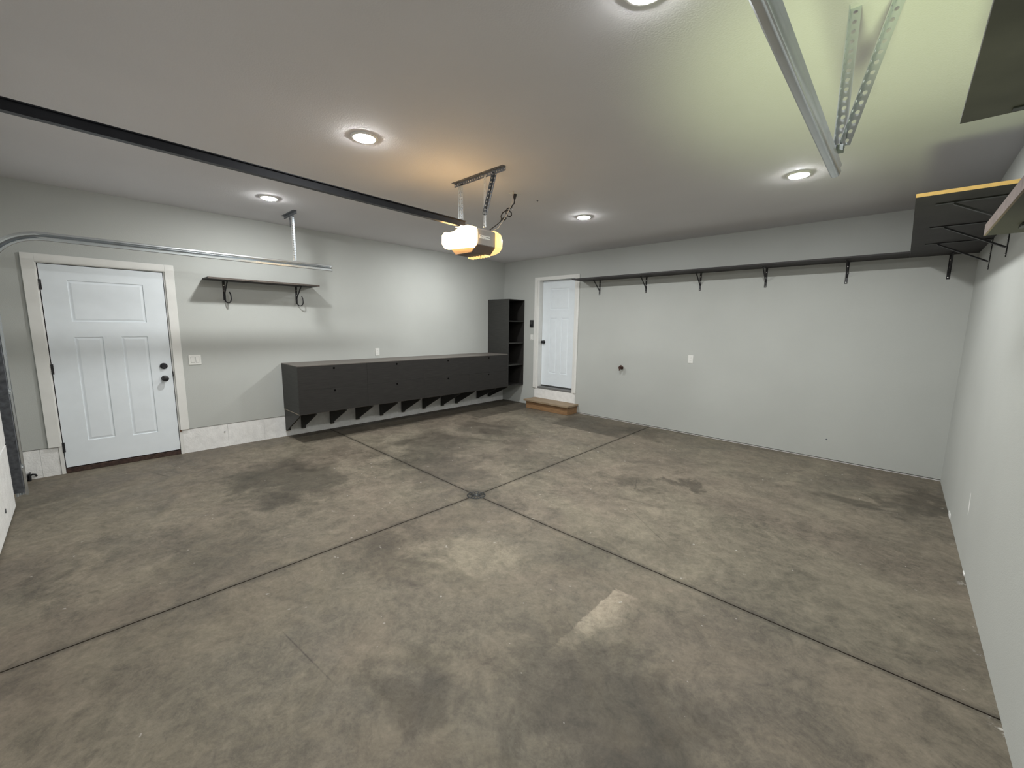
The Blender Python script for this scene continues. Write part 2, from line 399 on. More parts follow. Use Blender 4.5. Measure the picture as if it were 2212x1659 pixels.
# chipped drywall spots and a scuff low on the right wall
for (y, z, dy, dz) in ((-1.16, 0.012, 0.06, 0.03), (-2.30, 0.008, 0.03, 0.008)):
    bx('bare_patch', M_BLOCK, wall_right, WX - 0.004, WX + 0.01, y - dy, y + dy, 0.002, z + dz, 0.001)
FX0, FX1, FZ = 0.86, 5.68, 2.16
wf = MB().box(-0.15, FX0, YF - 0.15, YF, 0, H + 0.1).box(FX1, WX + 0.15, YF - 0.15, YF, 0, H + 0.1).box(FX0, FX1, YF - 0.15, YF, FZ, H + 0.1)
wall_front = wf.build('wall_front', M_WALL)
tag(wall_front, 'grey wall around the wide garage door behind the viewer', 'wall', kind='structure')
ceiling = bx('ceiling', M_CEIL, None, -0.15, WX + 0.15, YF - 0.15, 0.15, H, H + 0.12)
tag(ceiling, 'plain painted garage ceiling with six recessed lights', 'ceiling', kind='structure')

# ------------------------------------------------------------------ panelled door slab
def slab_mesh(y0, y1, z0, z1, panels, name, parent, face, thick, axis, swap):
    """a slab with recessed panels; axis 'x' -> slab in the plane x=face, running along y"""
    mb = MB()
    def pt(u, z, d): return (face - d, u, z) if axis == 'x' else (u, face + d, z)
    us = sorted({y0, y1} | {p[0] for p in panels} | {p[1] for p in panels}); zs = sorted({z0, z1} | {p[2] for p in panels} | {p[3] for p in panels})
    inside = lambda u, z: any(p[0] < u < p[1] and p[2] < z < p[3] for p in panels)
    bm = mb.bm; V = {}
    def v(p):
        k = tuple(round(c, 5) for c in p)
        if k not in V: V[k] = bm.verts.new(p)
        return V[k]
    for i in range(len(us) - 1):
        for j in range(len(zs) - 1):
            if not inside((us[i] + us[i + 1]) / 2, (zs[j] + zs[j + 1]) / 2):
                bm.faces.new([v(pt(us[i], zs[j], 0)), v(pt(us[i + 1], zs[j], 0)), v(pt(us[i + 1], zs[j + 1], 0)), v(pt(us[i], zs[j + 1], 0))])
    bv, dp = 0.016, 0.008
    for (a, b_, c, d) in panels:
        def corners(o, dd): return [pt(a + o, c + o, dd), pt(b_ - o, c + o, dd), pt(b_ - o, d - o, dd), pt(a + o, d - o, dd)]
        rs = [corners(0, 0), corners(0.004, dp), corners(0.012, dp), corners(0.028, 0.003)]
        for A, B in zip(rs, rs[1:]):
            for k in range(4): bm.faces.new([v(A[k]), v(A[(k + 1) % 4]), v(B[(k + 1) % 4]), v(B[k])])
        bm.faces.new([v(q) for q in rs[-1]])
    o4 = [pt(y0, z0, 0), pt(y1, z0, 0), pt(y1, z1, 0), pt(y0, z1, 0)]; b4 = [pt(y0, z0, thick), pt(y1, z0, thick), pt(y1, z1, thick), pt(y0, z1, thick)]
    bm.faces.new([bm.verts.new(q) for q in b4])
    for k in range(4): bm.faces.new([bm.verts.new(q) for q in (o4[k], o4[(k + 1) % 4], b4[(k + 1) % 4], b4[k])])
    return mb.build(name, M_DOOR, parent)

# side entry door (left wall)
d1 = thing('door_1', 'white three-panel side door with black deadbolt and knob in left wall', 'door', (0, -5.89, 0), kind='structure')
slab_mesh(-6.350, -5.435, 0.062, 2.094, [(-6.172, -5.608, 1.545, 1.95), (-6.172, -5.965, 0.315, 1.39), (-5.826, -5.615, 0.305, 1.39)], 'door_slab', d1, -0.004, 0.044, 'x', 0)
bx('door_casing', M_TRIM, d1, 0, 0.019, -6.452, -6.366, CZ, 2.183, 0.002)
bx('door_casing', M_TRIM, d1, 0, 0.019, -5.416, -5.334, CZ, 2.183, 0.002)
bx('door_casing', M_TRIM, d1, 0, 0.0185, -6.366, -5.416, 2.108, 2.183, 0.002)
bx('door_jamb', M_TRIM, d1, -0.14, 0.002, -6.386, -6.357, 0.0, 2.125, 0.001)
bx('door_jamb', M_TRIM, d1, -0.14, 0.002, -5.429, -5.399, 0.0, 2.125, 0.001)
bx('door_jamb', M_TRIM, d1, -0.14, 0.002, -6.357, -5.429, 2.101, 2.125, 0.001)
bx('door_stop', M_SLOT, d1, -0.06, -0.049, -6.357, -5.429, 0.02, 2.101)
bx('threshold', M_SILL, d1, -0.14, -0.006, -6.357, -5.429, 0.0, 0.050, 0.004)
tag(bx('bare_wood_chip', mat('brown_wood', (0.16, 0.08, 0.05), 0.7), d1, 0.0005, 0.010, -5.424, -5.404, CZ - 0.02, CZ + 0.004), 'bare brown wood chip at foot of the casing')
for z in (1.896, 1.074, 0.275):
    h = MB().box(-0.004, 0.0035, -6.3575, -6.340, z - 0.05, z + 0.05).lathe((0.004, -6.353, z - 0.05), (0, 0, 1), [(0.006, 0), (0.006, 0.10)], 10)
    h.build('hinge', M_BLACK, d1)
MB().lathe((-0.004, -5.505, 1.056), (1, 0, 0), [(0.034, 0), (0.034, 0.012), (0.026, 0.018), (0.018, 0.030), (0, 0.030)], 24).build('deadbolt', M_BLACK, d1, smooth=True)
MB().lathe((-0.004, -5.505, 0.915), (1, 0, 0), [(0.033, 0), (0.033, 0.008), (0.014, 0.014), (0.012, 0.035), (0.024, 0.042), (0.030, 0.054), (0.029, 0.064), (0.020, 0.070), (0, 0.071)], 24).build('door_knob', M_BLACK, d1, smooth=True)
bx('strike_plate', M_BLACK, d1, -0.010, 0.004, -5.433, -5.426, 0.93, 0.99)

# house door (back wall), raised above the step
d2 = thing('door_2', 'white three-panel house door up the wooden step with a black knob', 'door', (1.35, 0, 0.36), kind='structure')
slab_mesh(0.950, 1.757, 0.420, 2.418, [(1.135, 1.572, 1.885, 2.27), (1.135, 1.30, 0.665, 1.722), (1.405, 1.572, 0.665, 1.722)], 'door_slab', d2, 0.105, 0.04, 'y', 0)
for a, c in ((0.839, 0.906), (1.802, 1.863)):
    bx('door_casing', M_TRIM, d2, a, c, -0.018, 0, 0.358, 2.483, 0.002)
    bx('casing_bead', M_TRIM, d2, (a + c) / 2 + (.012 if a < 1 else -.018), (a + c) / 2 + (.018 if a < 1 else -.012), -0.022, -0.017, 0.36, 2.44, 0.001)
bx('door_casing', M_TRIM, d2, 0.906, 1.802, -0.0175, 0, 2.42, 2.483, 0.002)
bx('door_jamb', M_TRIM, d2, 0.869, 0.945, 0.0, 0.148, 0.352, 2.457, 0.001)
bx('door_jamb', M_TRIM, d2, 1.762, 1.841, 0.0, 0.148, 0.352, 2.457, 0.001)
bx('door_jamb', M_TRIM, d2, 0.945, 1.762, 0.0, 0.148, 2.423, 2.457, 0.001)
bx('threshold', M_ALU, d2, 0.945, 1.762, 0.002, 0.146, 0.354, 0.392, 0.004)
bx('door_sweep', M_SLOT, d2, 0.952, 1.755, 0.100, 0.142, 0.393, 0.421)
MB().lathe((1.003, 0.105, 1.262), (0, -1, 0), [(0.032, 0), (0.032, 0.008), (0.014, 0.014), (0.012, 0.035), (0.024, 0.042), (0.030, 0.054), (0.029, 0.064), (0.020, 0.070), (0, 0.071)], 20).build('door_knob', M_BLACK, d2, smooth=True)

# wooden step below it
st = thing('wooden_step', 'low stained plywood step below the raised white house door', 'step', (1.4, -0.17, 0))
bx('tread', M_STEP, st, 0.885, 1.925, -0.335, 0.002, 0.138, 0.170, 0.002)
bx('riser', M_RISER, st, 0.925, 1.895, -0.300, -0.275, 0.0, 0.138, 0.002)
bx('side_board', M_RISER, st, 1.870, 1.895, -0.275, 0.0, 0.0, 0.138, 0.002)
bx('side_board', M_RISER, st, 0.925, 0.950, -0.275, 0.0, 0.0, 0.138, 0.002)

# garage door behind and to the left of the viewer
d3 = thing('door_3', 'closed white sectional garage door at the left edge of view', 'garage door', (3.27, YF, 0), kind='structure')
for k in range(4):
    bx('door_section', M_BLOCK, d3, FX0 - 0.02, FX1 + 0.02, YF + 0.006, YF + 0.048, 0.012 + k * 0.54, 0.548 + k * 0.54, 0.006)
bx('bottom_seal', M_BLACK, d3, FX0, FX1, YF + 0.010, YF + 0.044, 0.0, 0.012)
MB().lathe((1.40, YF + 0.048, 0.16), (0, 1, 0), [(0.018, 0), (0.018, 0.004), (0, 0.005)], 10).build('roller_bolt', M_GALVD, d3)

# ------------------------------------------------------------------ garage door tracks
def track(name, label, x, sgn, zc, yend, vertical):
    t = thing(name, label, 'track', (x, yend, zc), group='garage door tracks')
    # C profile: a = across (towards room centre), b = up.   closed thin outline
    h, w, e = 0.036, 0.030, 0.0022
    out = [(0.000, -h), (w, -h * 0.92), (w, -h * 0.55), (w - e, -h * 0.55), (w - e, -h * 0.86), (e, -h + e), (e, h - e), (w - e, h * 0.86), (w - e, h * 0.55), (w, h * 0.55), (w, h * 0.92), (0, h)]
    # ribbed back so that it catches light like rolled steel
    prof = [(-0.000, -h * .8), (.004, -h * .93), (.012, -h), (w - .006, -h), (w - .001, -h * .88), (w, -h * .55), (w - e, -h * .55), (w - e, -h * .86), (e, -h + e), (e - .005, -h * .35), (e, 0), (e - .005, h * .35), (e, h - e),
            (w - e, h * .86), (w - e, h * .55), (w, h * .55), (w - .001, h * .88), (w - .006, h), (.012, h), (.004, h * .93), (0, h * .8), (-.005, h * .5), (-.007, h * .35), (-.001, 0), (-.007, -h * .35), (-.005, -h * .5)]
    fr = []
    A = Vector((sgn, 0, 0))
    fr.append(((x, yend, zc), A, (0, 0, 1)))
    yc = YF + 0.085 + 0.33; zv = zc - 0.33
    fr.append(((x, yc, zc), A, (0, 0, 1)))
    if vertical:
        for k in range(1, 11):
            a = math.radians(9 * k)
            fr.append(((x, yc - 0.33 * math.sin(a), zv + 0.33 * math.cos(a)), A, (0, -math.sin(a), math.cos(a))))
        fr.append(((x, yc - 0.33, 0.07), A, (0, -1, 0)))
    MB().sweep(prof, fr).build('track_rail', M_GALV, t, smooth=True)
    return t
tL = track('garage_door_track', 'galvanised door track running above the side door, curving down at its left end', 0.735, 1, 2.25, -3.86, True)
tR = track('garage_door_track', 'galvanised door track overhead at top right of view', 5.775, -1, 2.288, -3.72, True)
for t, x, s in ((tL, 0.735, 1), (tR, 5.775, -1)):
    # perforated steel angle that holds the vertical track to the jamb
    mb = MB(); mb.strip((x + s * 0.035, YF + 0.10, 0.10), (x + s * 0.035, YF + 0.10, 1.95), (s, 0, 0), 0.042, pitch=0.075, r=0.011, slot=2.2)
    mb.box(min(x + s * .033, x + s * .0355), max(x + s * .033, x + s * .0355), YF + 0.002, YF + 0.10, 0.10, 1.95)
    mb.build('wall_angle', M_GALVD, t)
    for z in (0.30, 0.95, 1.55):
        MB().box(min(x, x + s * .06), max(x, x + s * .06), YF + 0.100, YF + 0.106, z, z + 0.05).lathe((x + s * .05, YF + .106, z + .025), (0, 1, 0), [(0.012, 0), (0.012, 0.008), (0, 0.009)], 6).build('jamb_bracket', M_GALV, t)
# safety sensor low on the left side
sn = thing('safety_sensor', 'small black safety sensor at floor level in the far left corner', 'sensor', (0.03, -6.62, 0.05))
bx('sensor_body', M_BLACK, sn, -0.004, 0.055, -6.665, -6.600, 0.010, 0.060, 0.006)
bx('bracket', M_BLACK, sn, -0.005, 0.060, -6.600, -6.588, 0.0, 0.075, 0.002)
MB().tube([(0.02, -6.60, 0.045), (0.04, -6.575, 0.06), (0.02, -6.56, 0.05), (0.0, -6.555, 0.03)], 0.008).build('sensor_wire', M_BLACK, sn)

# hangers of the tracks
hL = thing('track_hanger', 'punched steel hanger from ceiling to the left door track', 'hanger', (0.70, -4.30, H))
MB().angle((0.49, -4.30, H - 0.001), (0.90, -4.30, H - 0.001), (0, -1, 0), (0, 0, -1), 0.034).build('ceiling_angle', M_GALVD, hL)
MB().angle((0.700, -4.27, 2.289), (0.700, -4.27, H - 0.01), (1, 0, 0), (0, -1, 0), 0.030, pitch=0.028).build('hanger_angle', M_GALV, hL)
MB().strip((0.58, -4.27, 2.70), (0.58, -4.27, H - 0.01), (1, 0, 0), 0.028, pitch=0.03).build('hanger_tab', M_GALVD, hL)
hR = thing('track_hanger', 'pair of punched steel angles holding the right door track', 'hanger', (5.79, -3.90, H))
MB().angle((5.768, -3.90, 2.312), (5.768, -3.90, H), (1, 0, 0), (0, -1, 0), 0.036, pitch=0.034, r=0.008).build('hanger_angle', M_GALV, hR)
MB().angle((5.785, -3.885, 2.33), (5.905, -3.885, H), (1, 0, -0.2), (0, -1, 0), 0.034, pitch=0.034, r=0.008).build('brace_angle', M_GALV, hR)
MB().box(5.735, 5.80, -3.915, -3.880, 2.30, 2.325).build('bolt_plate', M_GALVD, hR)

# ------------------------------------------------------------------ garage door opener
op = thing('garage_door_opener', 'ceiling-hung garage door opener with glowing amber lamp covers and long black rail', 'opener', (3.2, -3.6, 2.3))
bx0, bx1 = 3.02, 3.372
MB().prism([(bx1, -3.75, 2.248), (bx1, -3.75, 2.372), (bx1 - .04, -3.75, 2.392), (bx0 + .04, -3.75, 2.392), (bx0, -3.75, 2.372), (bx0, -3.75, 2.248)], (0, 0.215, 0)).build('housing', M_HOUSE, op, 0.004)
MB().prism([(bx1, -3.755, 2.247), (bx0, -3.755, 2.247), (bx0 + .07, -3.755, 2.185), (bx1 - .07, -3.755, 2.185)], (0, 0.225, 0)).build('base', M_HOUSED, op, 0.004)
def lens(name, y0, y1, bulge, m, lab):
    prof = []
    # rounded octagon in X-Z, bulging along y
    pts = [(2.965, 2.285), (3.005, 2.240), (3.10, 2.236), (3.30, 2.226), (3.345, 2.218), (3.378, 2.245), (3.386, 2.28), (3.386, 2.345), (3.368, 2.385), (3.31, 2.402), (3.24, 2.398), (3.15, 2.375), (3.08, 2.372), (3.01, 2.385), (2.970, 2.36)]
    if y1 > y0: pts = [(2.985, 2.262), (3.005, 2.215), (3.10, 2.195), (3.28, 2.195), (3.352, 2.212), (3.392, 2.25), (3.396, 2.32), (3.375, 2.37), (3.33, 2.398), (3.22, 2.402), (3.10, 2.398), (3.00, 2.385), (2.985, 2.34)]
    cx, cz = 3.18, 2.30
    mb = MB(); rings = []
    for s, y in ((1.0, y0), (1.0, y0 + (y1 - y0) * .55), (0.93, y0 + (y1 - y0) * .85), (0.75, y1)):
        rings.append([mb.bm.verts.new((cx + (a - cx) * s, y, cz + (b - cz) * s)) for a, b in pts])
    n = len(pts)
    for A, B in zip(rings, rings[1:]):
        for k in range(n): mb.bm.faces.new((A[k], A[(k + 1) % n], B[(k + 1) % n], B[k]))
    mb.bm.faces.new(rings[0]); mb.bm.faces.new(rings[-1])
    o = mb.build(name, m, op, smooth=True); o['label'] = lab; return o
lens('lamp_cover', -3.757, -3.835, 1, M_AMBER, 'glowing white-hot amber front lamp cover')
# rear cover: open shell that shows its ribbed inner side under the housing
lens('lamp_cover', -3.534, -3.44, 1, M_AMBER2, 'dimmer yellow rear lamp cover')
for k in range(7):
    bx('cover_rib', M_AMBER2, op, 3.08 + k * 0.036, 3.092 + k * 0.036, -3.60, -3.535, 2.172, 2.186, 0.001)
bx('label_plate', M_PLATE, op, bx1, bx1 + 0.002, -3.722, -3.600, 2.300, 2.328)
for a, c, z0, z1 in ((-3.716, -3.700, 2.317, 2.323), (-3.694, -3.684, 2.316, 2.321), (-3.646, -3.630, 2.313, 2.319), (-3.626, -3.606, 2.312, 2.318)):
    bx('label_mark', M_SLOT, op, bx1 + 0.002, bx1 + 0.0026, a, c, z0, z1)
MB().tube([(bx1 + .002, -3.672, 2.306), (bx1 + .002, -3.664, 2.304), (bx1 + .002, -3.658, 2.312)], 0.0012, 5).build('label_mark', M_SLOT, op)
# rail: T shaped steel bar up to the wall above the garage door
prof = [(-0.019, -0.026), (0.019, -0.026), (0.019, -0.021), (0.0035, -0.021), (0.0035, 0.021), (0.019, 0.021), (0.019, 0.026), (-0.019, 0.026), (-0.019, 0.021), (-0.0035, 0.021), (-0.0035, -0.021), (-0.019, -0.021)]
MB().sweep(prof, [((3.25, -3.78, 2.418), (1, 0, 0), (0, 0, 1)), ((3.25, YF + 0.03, 2.450), (1, 0, 0), (0, 0, 1))]).build('rail', M_RAIL, op)
MB().tube([(3.243, -3.9, 2.425), (3.243, -6.5, 2.455)], 0.004, 6).build('drive_chain', M_IRON, op)
MB().box(3.20, 3.30, YF + .001, YF + 0.035, 2.40, 2.50).build('header_bracket', M_GALVD, op)
MB().box(3.215, 3.285, -3.86, -3.77, 2.385, 2.396).build('rail_clamp', M_GALV, op)
MB().lathe((3.23, -3.66, 2.392), (0, 0, 1), [(0.045, 0), (0.045, 0.018), (0.02, 0.024), (0, 0.024)], 16).build('motor_cap', M_HOUSED, op)
oh = thing('opener_hanger', 'punched steel hanger frame holding the opener to the ceiling', 'hanger', (3.2, -3.66, H))
MB().angle((2.96, -3.66, H - 0.001), (3.61, -3.66, H - 0.001), (0, -1, 0), (0, 0, -1), 0.034).build('ceiling_angle', M_GALVD, oh)
MB().angle((3.05, -3.66, 2.394), (3.05, -3.66, H - 0.02), (1, 0, 0), (0, -1, 0), 0.030).build('hanger_strap', M_GALV, oh)
MB().strip((3.358, -3.664, 2.394), (3.358, -3.664, H - 0.01), (1, 0, 0), 0.026).build('hanger_strap', M_GALV, oh)
MB().angle((3.362, -3.656, 2.50), (3.480, -3.656, H - 0.02), (1, 0, 0), (0, -1, 0), 0.030).build('brace_angle', M_GALVD, oh)
MB().lathe((3.371, -3.664, 2.402), (0, -1, 0), [(0.008, 0), (0.008, 0.010), (0, 0.011)], 6).build('bolt', M_CHROME, oh)
cd = thing('power_cord', 'black power cord knotted between the opener and the ceiling plug', 'cord', (3.19, -3.1, H))
P0, P1 = Vector((3.33, -3.56, 2.40)), Vector((3.20, -3.12, 2.74))
pts = []
for k in range(61):
    s = k / 60; p = P0.lerp(P1, s)
    p.z -= 0.03 * math.sin(math.pi * s)
    q = math.exp(-((s - 0.66) / 0.15) ** 2)
    a = (s - 0.66) * 40
    p += Vector((0.02 * math.cos(a) * q, 0.06 * math.sin(a) * q, 0.035 * math.cos(a * 1.1) * q))
    pts.append(p)
pts += [Vector((3.186, -3.10, 2.78)), Vector((3.183, -3.095, 2.80))]
MB().tube(pts, 0.0058).build('cord', M_CORD, cd, smooth=True)
MB().lathe((3.182, -3.095, 2.775), (0, 0, 1), [(0.006, 0), (0.012, 0.02), (0.021, 0.05), (0.021, 0.057), (0, 0.057)], 14).build('plug', M_CORD, cd, smooth=True)
bw = MB().tube([(3.36, -3.56, 2.385), (3.37, -3.50, 2.42), (3.32, -3.35, 2.56), (3.25, -3.2, 2.72), (3.23, -3.16, 2.834)], 0.0028, 6).build('bell_wire', M_HOUSEWIRE)
tag(bw, 'thin pale wire beside the black power cord above the opener', 'wire')
co = MB().box(3.150, 3.215, -3.15, -3.04, H - 0.004, H).build('ceiling_outlet', M_PLATE, None, 0.001)
tag(co, 'white outlet plate on the ceiling where the black cord plugs in', 'outlet')
hk = MB().lathe((3.216, -2.793, H), (0, 0, -1), [(0.012, 0), (0.006, 0.004), (0.003, 0.012), (0, 0.012)], 10).build('ceiling_screw', M_GALVD)
tag(hk, 'tiny screw head in the ceiling beyond the opener cord', 'screw')
MB().tube([(3.26, -3.62, 2.186), (3.27, -3.62, 2.172), (3.275, -3.625, 2.158)], 0.0018, 6).build('wire_tail', M_HOUSEWIRE, op)

# ------------------------------------------------------------------ recessed lights
def lamp(loc, label):
    t = thing('recessed_light', label, 'light', loc, group='recessed ceiling lights')
    x, y, z = loc
    MB().lathe((x, y, z), (0, 0, -1), [(0.090, 0), (0.090, 0.004), (0.078, 0.010), (0.072, 0.010), (0.072, 0.0)], 32).build('trim_ring', M_PLATE, t, smooth=True)
    MB().lathe((x, y, z), (0, 0, -1), [(0.071, 0.002), (0.071, 0.0095), (0.062, 0.0142), (0.03, 0.0160), (0, 0.0162)], 32).build('lens', M_LAMP, t, smooth=True)
    return t
L0 = lamp((1.184, -4.66, H), 'recessed ceiling light above the wall shelf, nearest the left wall')
dup(L0, (3.232, -4.66, H), 'recessed ceiling light on the near side of the opener rail, large and bright')
dup(L0, (3.221, -1.96, H), 'recessed ceiling light above the house door, beyond the opener cord')
dup(L0, (5.300, -1.93, H), 'recessed ceiling light beside the end of the right door track')
dup(L0, (5.221, -4.55, H), 'recessed ceiling light cut off by the top edge of the photo')
dup(L0, (1.190, -1.96, H), 'recessed ceiling light hidden behind the opener, above the tall shelf unit')

# ------------------------------------------------------------------ wall shelves
def bracket(parent, p, out, along, drop=0.235, arm=0.24, hook=False, bw=0.012):
    """steel shelf bracket: p = wall point right below the board, out = unit vector off the wall"""
    p, out, al = Vector(p), Vector(out), Vector(along)
    mb = MB(); w, t = 0.028, 0.004
    def bar(a, b, wd, th, m=None):
        a, b = Vector(a), Vector(b); d = (b - a).normalized(); n = d.cross(al).normalized()
        q = [a - al * wd / 2, a + al * wd / 2, b + al * wd / 2, b - al * wd / 2]
        (m or mb).prism([tuple(v) for v in q], n * th)
    bar(p + out * 0.0005 + Vector((0, 0, -drop)), p + out * 0.0005, w, t if out.cross(Vector((0, 0, 1))).dot(al) > 0 else t)
    bar(p + Vector((0, 0, -0.001)), p + out * arm + Vector((0, 0, -0.001)), w, 0.004)
    o = mb.build('bracket', M_BLACK, parent)
    bm2 = MB(); bar(p + out * 0.006 + Vector((0, 0, -drop * 0.72)), p + out * arm * 0.80 + Vector((0, 0, -0.006)), bw, 0.010, bm2)
    bm2.build('brace', M_BLACK, o)
    for z in (0.20, 0.50, 0.93):
        MB().lathe(p + out * 0.004 + Vector((0, 0, -drop * z)), out, [(0.0065, 0), (0.0065, 0.002), (0.003, 0.004), (0, 0.004)], 10).build('screw', M_CHROME, o)
    if hook:
        q = p + out * 0.008 + Vector((0, 0, -drop * 0.72)); out = (out * 0.90 + al * 0.40).normalized()
        pt = [q] + [q + out * (0.055 - 0.055 * math.cos(math.radians(b))) + Vector((0, 0, -0.04 - 0.055 * math.sin(math.radians(b)))) for b in range(0, 181, 15)] + [q + out * 0.106 + Vector((0, 0, 0.005)), q + out * 0.088 + Vector((0, 0, 0.035))]
        MB().tube(pt, 0.0068).build('hook', M_BLACK, o, smooth=True)
    return o

# small shelf on the left wall
s1 = thing('wall_shelf', 'short dark shelf with hooked brackets beside the side door', 'shelf', (0.15, -4.46, 2.045))
bx('board', M_SHELF, s1, 0.001, 0.30, -5.075, -3.845, 2.050, 2.069, 0.001)
MB().box(0.300, 0.303, -5.075, -3.845, 2.0495, 2.0695).build('edge_band', M_EDGE, s1)
for y in (-4.868, -4.042): bracket(s1, (0.0, y, 2.049), (1, 0, 0), (0, 1, 0), drop=0.225, arm=0.25, hook=True)

# long shelf on the back wall
s2 = thing('wall_shelf', 'long dark shelf high on the back wall with six brackets', 'shelf', (4.0, -0.15, 2.34))
bx('board', M_SHELF, s2, 1.935, 6.028, -0.355, -0.001, 2.341, 2.360, 0.001)
for x in (2.267, 3.095, 3.905, 4.715, 5.525): bracket(s2, (x, 0.0, 2.340), (0, -1, 0), (1, 0, 0), drop=0.24, arm=0.26)
# deep shelf on the right wall that meets it in the corner
s3 = thing('wall_shelf', 'deep dark corner shelf whose near end shows a golden raw edge', 'shelf', (6.28, -1.35, 2.34))
bx('board', M_SHELF, s3, 6.030, WX - 0.001, -2.700, -0.001, 2.341, 2.360, 0.0)
tag(bx('raw_edge', M_GOLD, s3, 6.030, WX - 0.001, -2.706, -2.700, 2.3405, 2.3605), 'golden unpainted plywood end')
bracket(s3, (6.335, 0.0, 2.340), (0, -1, 0), (1, 0, 0), drop=0.24, arm=0.26)
for y in (-0.86, -1.67, -2.46): bracket(s3, (WX, y, 2.340), (-1, 0, 0), (0, 1, 0), drop=0.25, arm=0.40, bw=0.026)
# nearer shelves on the right wall
s4 = thing('wall_shelf', 'low near shelf board with a pinkish weathered edge at right of view', 'shelf', (6.33, -5.5, 1.75))
bx('board', M_SHELF, s4, 6.152, WX - 0.001, -6.05, -4.937, 1.751, 1.770, 0.0)
MB().box(6.149, 6.152, -6.05, -4.937, 1.7505, 1.7710).build('edge_band', M_PINK, s4)
for y in (-5.035, -5.8): bracket(s4, (WX, y, 1.750), (-1, 0, 0), (0, 1, 0), drop=0.2, arm=0.34, bw=0.026)
s5 = thing('wall_shelf', 'high dark shelf underside filling the top right corner of view', 'shelf', (6.33, -5.2, 2.34))
bx('board', M_SHELF, s5, 6.129, WX - 0.001, -6.45, -3.790, 2.341, 2.360, 0.001)
for y in (-3.83, -4.9, -6.0): bracket(s5, (WX, y, 2.340), (-1, 0, 0), (0, 1, 0), drop=0.2, arm=0.27)

for o in (s1, s2, s3, s4, s5): o['group'] = 'bracketed wall shelves'
# ------------------------------------------------------------------ long wall cabinet
D, Y0, Y1, ZB, ZT = 0.571, -4.287, -0.459, 0.386, 1.022
cb = thing('wall_cabinet', 'long low charcoal cabinet mounted on the left wall', 'cabinet', (0.28, -2.4, ZB))
MB().box(0.001, D - 0.021, Y0 + 0.019, Y1, ZB + 0.012, ZT - 0.012).build('cabinet_body', M_DARK, cb)
bx('end_panel', M_DARKX, cb, 0.001, D - 0.001, Y0, Y0 + 0.018, ZB + 0.010, ZT - 0.011, 0.001)
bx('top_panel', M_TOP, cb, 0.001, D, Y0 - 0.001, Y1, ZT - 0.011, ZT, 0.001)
tag(bx('bottom_panel', M_RAWEDGE, cb, 0.001, D - 0.003, Y0 - 0.001, Y1, ZB, ZB + 0.010, 0.001), 'bottom board with a raw plywood edge')
by = [Y0 + 0.004, -3.35, -2.385, -1.43, Y1 - 0.002]
pull_y = [-3.82, -2.873, -1.905, -0.963]
for k in range(4):
    for (z0, z1, zp) in ((ZB + 0.002, 0.7040, 0.678), (0.7053, ZT - 0.012, 0.982)):
        dr = bx('cabinet_door', M_DARK, cb, D - 0.019, D, by[k] + 0.001, by[k + 1] - 0.001, z0, z1, 0.0004)
        MB().lathe((D - 0.0005, pull_y[k], zp - 0.012), (1, 0, 0), [(0.015, 0), (0.015, 0.0012), (0.011, 0.0022), (0, 0.0012)], 16).build('finger_pull', M_PULL, dr)
for y in (-4.283, -4.081, -3.676, -3.280, -2.872, -2.469, -2.049, -1.643, -1.306):
    g = MB().prism([(0.036, y, 0.090), (0.036, y, ZB - 0.001), (0.548, y, ZB - 0.001), (0.548, y, ZB - 0.022)], (0, 0.020, 0)).build('gusset', M_DARKX, cb)
    bx('leg_board', M_DARKX, cb, 0.001, 0.036, y, y + 0.052, 0.085, ZB - 0.001, 0.001)
    tag(bx('leg_end', M_RAWEDGE, cb, 0.002, 0.035, y + .001, y + 0.051, 0.080, 0.0855), 'raw wood end of the leg board')

# tall open unit in the corner
tu = thing('tall_shelf_unit', 'tall open charcoal shelf unit in the corner beside the house door', 'shelf unit', (0.28, -0.23, ZB))
bx('side_panel', M_DARKX, tu, 0.001, D, -0.457, -0.439, ZB, 2.070, 0.001)
bx('side_panel', M_DARK, tu, 0.001, D, -0.020, -0.002, ZB, 2.070, 0.001)
bx('top_panel', M_DARK, tu, 0.001, D, -0.439, -0.020, 2.052, 2.070, 0.001)
bx('bottom_panel', M_DARK, tu, 0.001, D, -0.439, -0.020, ZB, ZB + 0.018, 0.001)
bx('back_panel', M_DARK, tu, 0.001, 0.007, -0.439, -0.020, ZB + 0.018, 2.052)
for z in (1.653, 1.230, 0.799): bx('shelf_board', M_DARKX, tu, 0.007, D - 0.004, -0.439, -0.020, z - 0.010, z + 0.009, 0.001)
for y in (-0.764, -0.452):
    pr = cb if y < -0.5 else tu
    MB().prism([(0.036, y, 0.122), (0.036, y, ZB - 0.001), (0.548, y, ZB - 0.001), (0.548, y, ZB - 0.022)], (0, 0.020, 0)).build('gusset', M_DARKX, pr)
    bx('leg_board', M_DARKX, pr, 0.001, 0.036, y, y + 0.052, 0.117, ZB - 0.001, 0.001)

